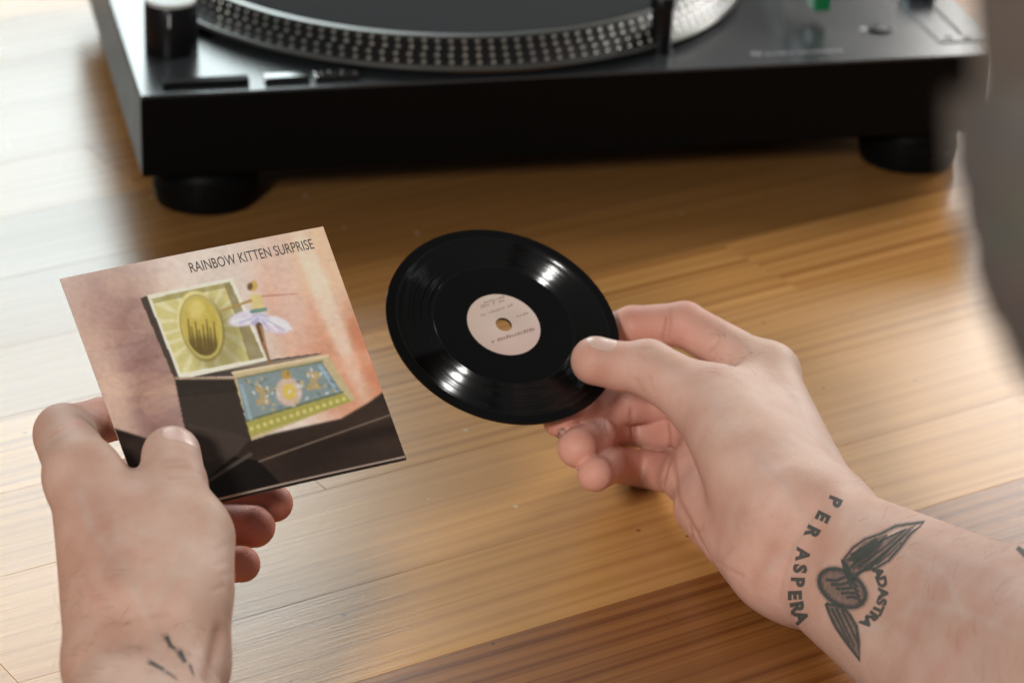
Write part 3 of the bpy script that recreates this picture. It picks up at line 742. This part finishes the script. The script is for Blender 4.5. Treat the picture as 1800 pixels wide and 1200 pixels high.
thR = [t_m, at(1138, 646, 1301), at(1092, 644, 1303), at(1046, 634, 1302)]
ixR = [i_m, at(1203, 570, 1334), at(1112, 573, 1348), at(1035, 595, 1340)]
mdR = [m_m, at(1148, 705, 1347), at(1050, 715, 1335), at(985, 738, 1306)]
rgR = [r_m, at(1112, 748, 1366), at(1054, 757, 1338), at(1015, 787, 1297)]
pkR = [p_m, at(1132, 824, 1352), at(1076, 815, 1332), at(1046, 833, 1292)]
fingR = [(thR, [14.0, 11.7, 10.0, 10.2], 8), (ixR, [10.8, 9.6, 8.6, 7.6], 6), (mdR, [10.5, 9.4, 8.4, 7.4], 6), (rgR, [10, 9.2, 8.8, 8.4], 6), (pkR, [9.0, 8.2, 7.8, 7.4], 6)]
crR = [([(1300, 905), (1345, 890)], .15, 1.0), ([(1310, 925), (1360, 905)], .15, 1.0), ([(1225, 760), (1262, 800)], .12, 1.1), ([(1240, 750), (1290, 800)], .12, 1.1), ([(1120, 668), (1132, 690)], .25, 1.0), ([(1142, 664), (1150, 692)], .25, 1.0), ([(1255, 1000), (1290, 960)], .3, 1.3), ([(1205, 965), (1238, 920)], .4, 1.2), ([(1430, 905), (1395, 960), (1375, 1020), (1368, 1062)], .3, 1.3),
       ([(1172, 742), (1178, 800), (1162, 862)], .9, 1.3), ([(1180, 790), (1192, 880), (1250, 985)], 1.0, 1.6),
       ([(1215, 925), (1180, 960)], .6, 1.0), ([(1262, 990), (1310, 1015)], .5, 1.0),
       ([(1168, 560), (1163, 600)], .7, 1.0), ([(1178, 545), (1174, 598)], .5, .9), ([(1262, 600), (1245, 622)], .5, .9),
       ([(1110, 722), (1112, 778)], .7, 1.0), ([(1064, 735), (1070, 775)], .5, .9),
       ([(1128, 612), (1150, 612)], .25, .9), ([(1124, 622), (1142, 630)], .2, .9), ([(1210, 925), (1222, 960), (1262, 1000)], .7, 2.0),
       ([(1300, 870), (1270, 960)], -.6, 9.0), ([(1260, 760), (1330, 850)], -.5, 9.0), ([(1360, 960), (1320, 1030)], .35, 3.0), ([(1400, 700), (1450, 800)], -.5, 5.0),
       ([(1480, 870), (1650, 960), (1780, 1010)], -.6, 5.0), ([(1450, 1000), (1620, 1110)], -.5, 4.0)]
tiR = [(at(1180, 950, 1270), 40, PINK, .55), (at(1140, 760, 1330), 34, RED, .6), (mdR[3], 16, RED, .7), (rgR[3], 13, PINK, .8), (pkR[3], 12, PINK, .8), (ixR[1], 22, RED, .55), (ixR[2], 18, RED, .6),
       (thR[3], 15, PINK, .55), (at(1300, 980, 1220), 42, PINK, .35), (i_m, 24, PALE, .6), (at(1440, 760, 1270), 34, PALE, .6), (at(1330, 860, 1230), 30, PALE, .35), (at(1650, 1050, 1120), 60, (.47, .30, .245), .7), (at(1720, 1110, 1085), 60, (.47, .32, .265), .6)]  # last two: tanner forearm, partly its shade painted into the skin
VEINR = [([(1800, 1120), (1690, 1075), (1610, 1060), (1560, 1100), (1500, 1110)], 1.8, VEIN, .55), ([(1690, 1075), (1660, 1010), (1560, 960)], 1.6, VEIN, .5), ([(1350, 1000), (1400, 960), (1440, 905)], 1.5, VEIN, .4),
         ([(1330, 800), (1380, 850), (1420, 920)], 1.6, VEIN, .35), ([(1420, 760), (1400, 700), (1350, 650)], 1.5, VEIN, .35), ([(1640, 1180), (1700, 1130)], 2.2, (.50, .30, .26), .5)]
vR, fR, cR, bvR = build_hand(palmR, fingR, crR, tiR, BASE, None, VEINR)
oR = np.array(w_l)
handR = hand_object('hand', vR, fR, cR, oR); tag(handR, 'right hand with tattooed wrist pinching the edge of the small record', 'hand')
add_nail(handR, oR, thR[2], thR[3], 10.2, CU*.94-CF*.20-CR*.05, bvR, 12.5, .72)
for js, r in ((ixR, 7.6), (mdR, 7.4), (rgR, 8.2), (pkR, 7.2)):
    add_nail(handR, oR, js[2], js[3], r, js[2]-(js[1]+js[3])/2, bvR, 8, .42, 0.0, .1, M['nail_matte'])
# wrist lettering and winged emblem
spots = [(1468, 881, 112), (1447, 908, 116), (1429, 934, 116), (1412, 974, 98), (1407, 999, 95), (1403, 1022, 92), (1398, 1045, 88), (1402, 1066, 80), (1409, 1084, 72)]
ink_on(handR, oR, bvR, letters('PERASPERA', spots, 22, 1.0), M['ink'], 'tattoo', .16, 4)
ink_on(handR, oR, bvR, letters('PERASPERA', spots, 22, 1.0, .085), M['ink_halo'], 'tattoo', .10, 4)
wing1 = [(1482, 985), (1500, 962), (1520, 948), (1548, 938), (1575, 924), (1625, 917), (1600, 938), (1582, 962), (1562, 985), (1540, 998), (1518, 1002), (1505, 1012), (1496, 1030), (1490, 1000)]
pol = stroke(wing1+[wing1[0]], 4)
for a, b in (((1500, 985), (1560, 940)), ((1508, 995), (1590, 932)), ((1495, 975), (1540, 945)), ((1520, 998), (1600, 930)), ((1540, 992), (1585, 952))):
    pol += stroke([a, ((a[0]+b[0])/2, (a[1]+b[1])/2+3), b], 4.2, 2.2)
for k in range(7): pol += stroke([(1492+5*k, 1000-4*k), (1518+6*k, 972-4*k), (1545+8*k, 950-3.5*k)], 3.6, 1.8)
for k in range(5): pol += stroke([(1505+6*k, 1008-2*k), (1535+7*k, 990-6*k), (1560+8*k, 966-7*k)], 3.2, 1.6)
pol += [[(1488, 985), (1512, 962), (1545, 945), (1535, 968), (1510, 988)], [(1478, 982), (1490, 990), (1499, 1012), (1494, 1028), (1484, 1008)]]
oval = [(1481+45*math.cos(a)*.85-29*math.sin(a)*.52, 1033+45*math.cos(a)*.52+29*math.sin(a)*.85) for a in np.linspace(0, 2*math.pi, 26)]
pol += stroke(oval, 6.5)
for k in range(5):
    f = -.62+.31*k; pol += stroke([(1452+9*k, 1012+8*k+6), (1470+7*k, 1020+7*k), (1490+5*k, 1012+10*k), (1506+2*k, 1022+9*k)], 5.5)
wing2 = [(1452, 1060), (1460, 1082), (1470, 1102), (1488, 1128), (1512, 1160), (1510, 1128), (1506, 1100), (1494, 1080), (1482, 1066)]
pol += stroke(wing2+[wing2[0]], 4.5)
for a, b in (((1462, 1068), (1494, 1130)), ((1470, 1068), (1502, 1136)), ((1480, 1070), (1508, 1128))): pol += stroke([a, b], 5, 2.5)
ink_on(handR, oR, bvR, pol, M['ink'], 'tattoo', .18, 5)
ink_on(handR, oR, bvR, [oval[:-1], wing2, [(1496, 1000), (1540, 960), (1590, 930), (1612, 921), (1585, 950), (1550, 984), (1512, 1000)], [(1484, 985), (1520, 952), (1560, 938), (1540, 975), (1515, 1000), (1496, 1026)]], M['ink_soft'], 'tattoo', .12, 5)
ink_on(handR, oR, bvR, stroke(oval, 14)+stroke(wing1+[wing1[0]], 10)+stroke(wing2+[wing2[0]], 9), M['ink_halo'], 'tattoo', .09, 5)
spots = [(1545, 1006, 68), (1551, 1022, 76), (1553, 1042, 90), (1550, 1057, 102), (1544, 1071, 114), (1535, 1083, 126), (1523, 1093, 138)]
ink_on(handR, oR, bvR, letters('ADASTRA', spots, 16, 1.15, .06), M['ink'], 'tattoo', .16, 4)
ink_on(handR, oR, bvR, letters('ADASTRA', spots, 16, 1.15, .10), M['ink_halo'], 'tattoo', .10, 4)
ink_on(handR, oR, bvR, stroke([(1788, 962), (1800, 972), (1830, 1000)], 8, 14), M['ink'], 'tattoo', .16, 5)

# ---------------------------------------------------------------- left hand
v_l, v_r = at(206, 1165, 1092), at(306, 1165, 1094)
f_l, f_r = at(215, 1560, 960), at(318, 1560, 960)
li, lm, lr, lp = at(146, 838, 1150), at(196, 888, 1168), at(240, 950, 1166), at(278, 1020, 1158)
tc, tm = at(318, 1070, 1098), at(322, 935, 1122)
palmL = [
    (v_l, v_r, 14, 14, 8), (v_l, f_l, 14, 22, 10), (v_r, f_r, 14, 22, 10),
    (v_l, li, 14, 11.0, 12), (v_l, lm, 14, 12, 12), (v_r, lr, 14, 11, 12), (v_r, lp, 15, 10.5, 12),
    (li, lm, 11, 11, 8), (lm, lr, 11, 10.5, 8), (lr, lp, 10.5, 10, 8),
    (at(208, 1045, 1108), at(178, 905, 1138), 15.5, 12.5, 12), (at(250, 1060, 1098), at(240, 935, 1126), 15, 12, 14),
    (tc, tm, 16.5, 13.0, 10), (at(345, 1030, 1104), at(352, 950, 1120), 12, 11.5, 8), (at(225, 900, 1140), tm, 10, 11, 12),
    (li, at(114, 768, 1182), 11.6, 10.8, 10), (at(160, 850, 1148), at(225, 888, 1142), 7.0, 7, 10),
]
thL = [tm, at(309, 850, 1140), at(301, 800, 1156)]
ixL = [li, at(110, 758, 1187), at(180, 738, 1206), at(255, 730, 1206)]
mdL = [lm, at(228, 850, 1216), at(370, 872, 1222), at(482, 884, 1208)]
rgL = [lr, at(250, 905, 1212), at(355, 922, 1216), at(447, 925, 1200)]
pkL = [lp, at(290, 985, 1198), at(365, 992, 1196), at(426, 991, 1186)]
fingL = [(thL, [13.0, 11.2, 11.0], 8), (ixL, [11, 9.8, 8.6, 7.8], 6), (mdL, [11, 9.6, 8.6, 7.4], 6), (rgL, [10.5, 9.2, 8.8, 8.2], 6), (pkL, [9.5, 8.2, 7.4, 7.0], 6)]
crL = [([(82, 770), (118, 752)], .35, .9), ([(84, 782), (122, 765)], .3, .9), ([(90, 760), (112, 744)], .3, .8), ([(300, 842), (345, 838)], .25, 1.1), ([(405, 955), (372, 968)], .2, .9), ([(408, 1005), (384, 1012)], .25, .9), ([(170, 1010), (215, 1030)], .2, 1.2), ([(236, 1085), (300, 1075)], .25, 1.4), ([(180, 1095), (235, 1090)], .2, 1.4),
       ([(392, 1030), (372, 1038)], .3, 1.0), ([(400, 985), (376, 994)], .2, 1.0), ([(285, 812), (330, 808)], .22, 1.0), ([(288, 822), (335, 820)], .2, 1.0),
       ([(385, 1110), (365, 1200)], 1.1, 3.0), ([(260, 1130), (235, 1200)], -.7, 6.0), ([(140, 860), (190, 1030)], -.9, 7.0), ([(200, 900), (225, 1030)], -.6, 6.0), ([(352, 930), (330, 1050)], -.5, 6), ([(165, 870), (205, 1010)], .5, 7.0)]
tiL = [(mdL[3], 24, RED, .85), (rgL[3], 22, RED, .85), (pkL[3], 20, RED, .85), (mdL[2], 26, RED, .8), (rgL[2], 24, RED, .8), (pkL[2], 22, RED, .8), (ixL[2], 22, RED, .6), (at(150, 960, 1110), 30, (.50, .28, .20), .6), (at(355, 960, 1095), 26, PALE, .55),
       (thL[2], 16, PALE, .3), (at(300, 1150, 1075), 34, (.58, .43, .35), .6), (at(180, 1130, 1075), 26, (.47, .28, .21), .6)]
VEINL = [([(290, 1200), (270, 1100), (215, 1000), (200, 900)], 1.8, VEIN, .5), ([(215, 1000), (160, 930), (140, 860)], 1.6, VEIN, .45), ([(260, 1080), (310, 1010), (330, 950)], 1.6, VEIN, .35),
         ([(120, 960), (150, 1000), (170, 1060)], 3.0, (.46, .26, .19), .45), ([(205, 960), (260, 980)], 3.5, (.52, .31, .23), .35), ([(100, 760), (140, 740)], 3.0, (.60, .30, .23), .4)]
vL, fL, cL, bvL = build_hand(palmL, fingL, crL, tiL, (.50, .335, .262), None, VEINL)
oL = np.array(v_l)
handL = hand_object('hand', vL, fL, cL, oL); tag(handL, 'left hand seen from behind holding the square record sleeve under its thumb', 'hand')
add_nail(handL, oL, thL[1], thL[2], 11.0, -CF*.55+CU*.65+CR*.55, bvL, 13, .66)
for js, r in ((ixL, 7.8), (mdL, 7.4), (rgL, 8.2), (pkL, 7.0)):
    add_nail(handL, oL, js[2], js[3], r, js[2]-(js[1]+js[3])/2, bvL, 9, .5, 0.0, .2, M['nail_matte'])
pol = stroke([(292, 1118), (300, 1135), (308, 1140)], 8, 4)+stroke([(315, 1144), (325, 1162), (328, 1160)], 9, 5)+stroke([(334, 1168), (340, 1185)], 4, 2)
pol += stroke([(263, 1163), (280, 1172), (288, 1176)], 7, 4)+stroke([(292, 1180), (310, 1192)], 3, 2)
ink_on(handL, oL, bvL, pol, M['ink'], 'tattoo', .16, 4)
pol = stroke([(288, 1112), (300, 1134), (312, 1142)], 13, 9)+stroke([(312, 1140), (326, 1166)], 14, 9)+stroke([(332, 1166), (342, 1190)], 8, 5)+stroke([(258, 1160), (290, 1178)], 11, 8)+stroke([(290, 1178), (314, 1196)], 7, 4)
ink_on(handL, oL, bvL, pol, M['ink_halo'], 'tattoo', .10, 4)

def body_hair(parent, v, f, bvh, origin, test, n, direction, seed):
    rg = np.random.RandomState(seed); vs, fs = [], []; nn = np.cross(v[f[:, 2]]-v[f[:, 0]], v[f[:, 3]]-v[f[:, 1]]); nn /= np.maximum(np.linalg.norm(nn, axis=1), 1e-9)[:, None]
    c = v[f].mean(1); d = c-CAM; z = d@CF; X_, Y_ = 900+FPX*(d@CR)/z, 600-FPX*(d@CU)/z
    ok = np.where(test(X_, Y_) & ((nn*d).sum(1) < 18))[0]
    for i in rg.choice(ok, n):
        p = c[i]+nn[i]*.05; t = np.array(direction)+rg.normal(0, .35, 3); t -= nn[i]*(t@nn[i]); t /= np.linalg.norm(t)+1e-9; L_ = rg.uniform(4, 10); side = np.cross(t, nn[i]); B = len(vs)
        for k in range(4):
            q = p+t*L_*k/3+nn[i]*(1.9*math.sin(k/3*1.7))+side*(.25*k*k*rg.uniform(-.4, .4)); w = .042*(1-k/3.4)
            vs += [q+side*w, q-side*w, q+nn[i]*w*1.6]
        for k in range(3):
            for e in range(3): a_, b_ = B+3*k+e, B+3*k+(e+1) % 3; fs.append((a_, b_, b_+3, a_+3))
    o = link('body_hair', mesh('body_hair', [q-origin for q in vs], fs), M['body_hair'], parent); o['kind'] = 'stuff'
body_hair(handL, vL, fL, bvL, oL, lambda x, y: (y > 1000) & (x < 230) | (y > 1090), 620, CU*-.25-CR*.6+CF*-.2, 4)
body_hair(handR, vR, fR, bvR, oR, lambda x, y: (x > 1500) & (y > 0) & ((y-880) < (x-1500)*.62+60) | (x > 1620), 230, CR*.4+CU*.5, 5)
body_hair(handR, vR, fR, bvR, oR, lambda x, y: (x > 1250) & (x < 1330) & (y > 560) & (y < 660), 30, CR*-.4+CU*.5, 6)

# ================================================================== person: out of focus head in the foreground
def head():
    D0 = 470.0; s = D0/FPX                                    # mm per pixel there
    tip = at(1752, 430, D0)                                   # bearded chin
    X, Y, Z = CR, CU, -CF
    def P(x, y, z): return tip+X*x+Y*y+Z*z
    F = Field(np.min([P(-30, -130, -130), P(230, 190, 130), P(-30, 190, 130), P(230, -130, -130), P(-30, -130, 130), P(230, 190, -130), P(230, -130, 130), P(-30, 190, -130)], 0),
              np.max([P(-30, -130, -130), P(230, 190, 130), P(-30, 190, 130), P(230, -130, -130), P(-30, -130, 130), P(230, 190, -130), P(230, -130, 130), P(-30, 190, -130)], 0), 3.0)
    D = F.blank()
    F.bone(D, P(92, 85, 0), P(112, 90, 0), 84, 84, 10, (Z, .82))       # skull
    F.bone(D, P(28, 0, 0), P(84, 6, 0), 27, 42, 14, (Z, 1.0))          # jaw and beard
    F.bone(D, P(38.5, 44, 0), P(60, 70, 0), 41, 50, 12); F.bone(D, P(44, 20, 0), P(60, 20, 0), 42, 44, 8); F.bone(D, P(34.5, 20, 0), P(34, 74, 0), 35, 35, 10)                  # face
    F.bone(D, P(6, 62, 0), P(14, 82, 0), 8, 7, 10)                     # nose
    F.bone(D, P(110, 30, 0), P(135, -70, 10), 50, 56, 18)              # neck
    F.bone(D, P(135, -70, 10), P(150, -125, 12), 56, 95, 20)
    for sd in (-1, 1): F.bone(D, P(100, 48, sd*70), P(104, 68, sd*72), 8, 11, 4)
    v, f = surface_nets(D, F.lo, 3.0); n = len(v)
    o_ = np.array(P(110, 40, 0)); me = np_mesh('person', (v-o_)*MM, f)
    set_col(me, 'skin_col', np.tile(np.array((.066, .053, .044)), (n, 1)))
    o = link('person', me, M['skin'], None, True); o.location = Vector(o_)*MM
    m = o.modifiers.new('smooth', 'SUBSURF'); m.levels = 1; m.render_levels = 1
    # beard and hair shells
    loc = np.stack([(v-tip)@X, (v-tip)@Y, (v-tip)@Z], 1); nn = np.cross(v[f[:, 2]]-v[f[:, 0]], v[f[:, 3]]-v[f[:, 1]]); N_ = np.zeros_like(v)
    for c in range(4):
        for a in range(3): N_[:, a] += np.bincount(f[:, c], nn[:, a], n)
    N_ /= np.maximum(np.linalg.norm(N_, axis=1), 1e-9)[:, None]
    rg = np.random.RandomState(2)
    for nm, sel in (('beard', (loc[:, 1] < 24+.35*loc[:, 0]*.4) & (loc[:, 1] > -34) & (loc[:, 0] < 105)), ('hair', (loc[:, 1] > 70) & (loc[:, 0] > 30-0*loc[:, 1]) | ((loc[:, 0] > 125) & (loc[:, 1] > -10)))):
        fk = f[sel[f].all(1)]; u = np.unique(fk); mp = -np.ones(n, int); mp[u] = np.arange(len(u))
        vv = v[u]+N_[u]*(3.0+2.0*rg.rand(len(u))[:, None]); 
        link(nm, np_mesh(nm, (vv-o_)*MM, mp[fk]), M['hair'], o, True)
    tag(o, 'blurred bearded head of a person leaning into the foreground', 'person')
head()
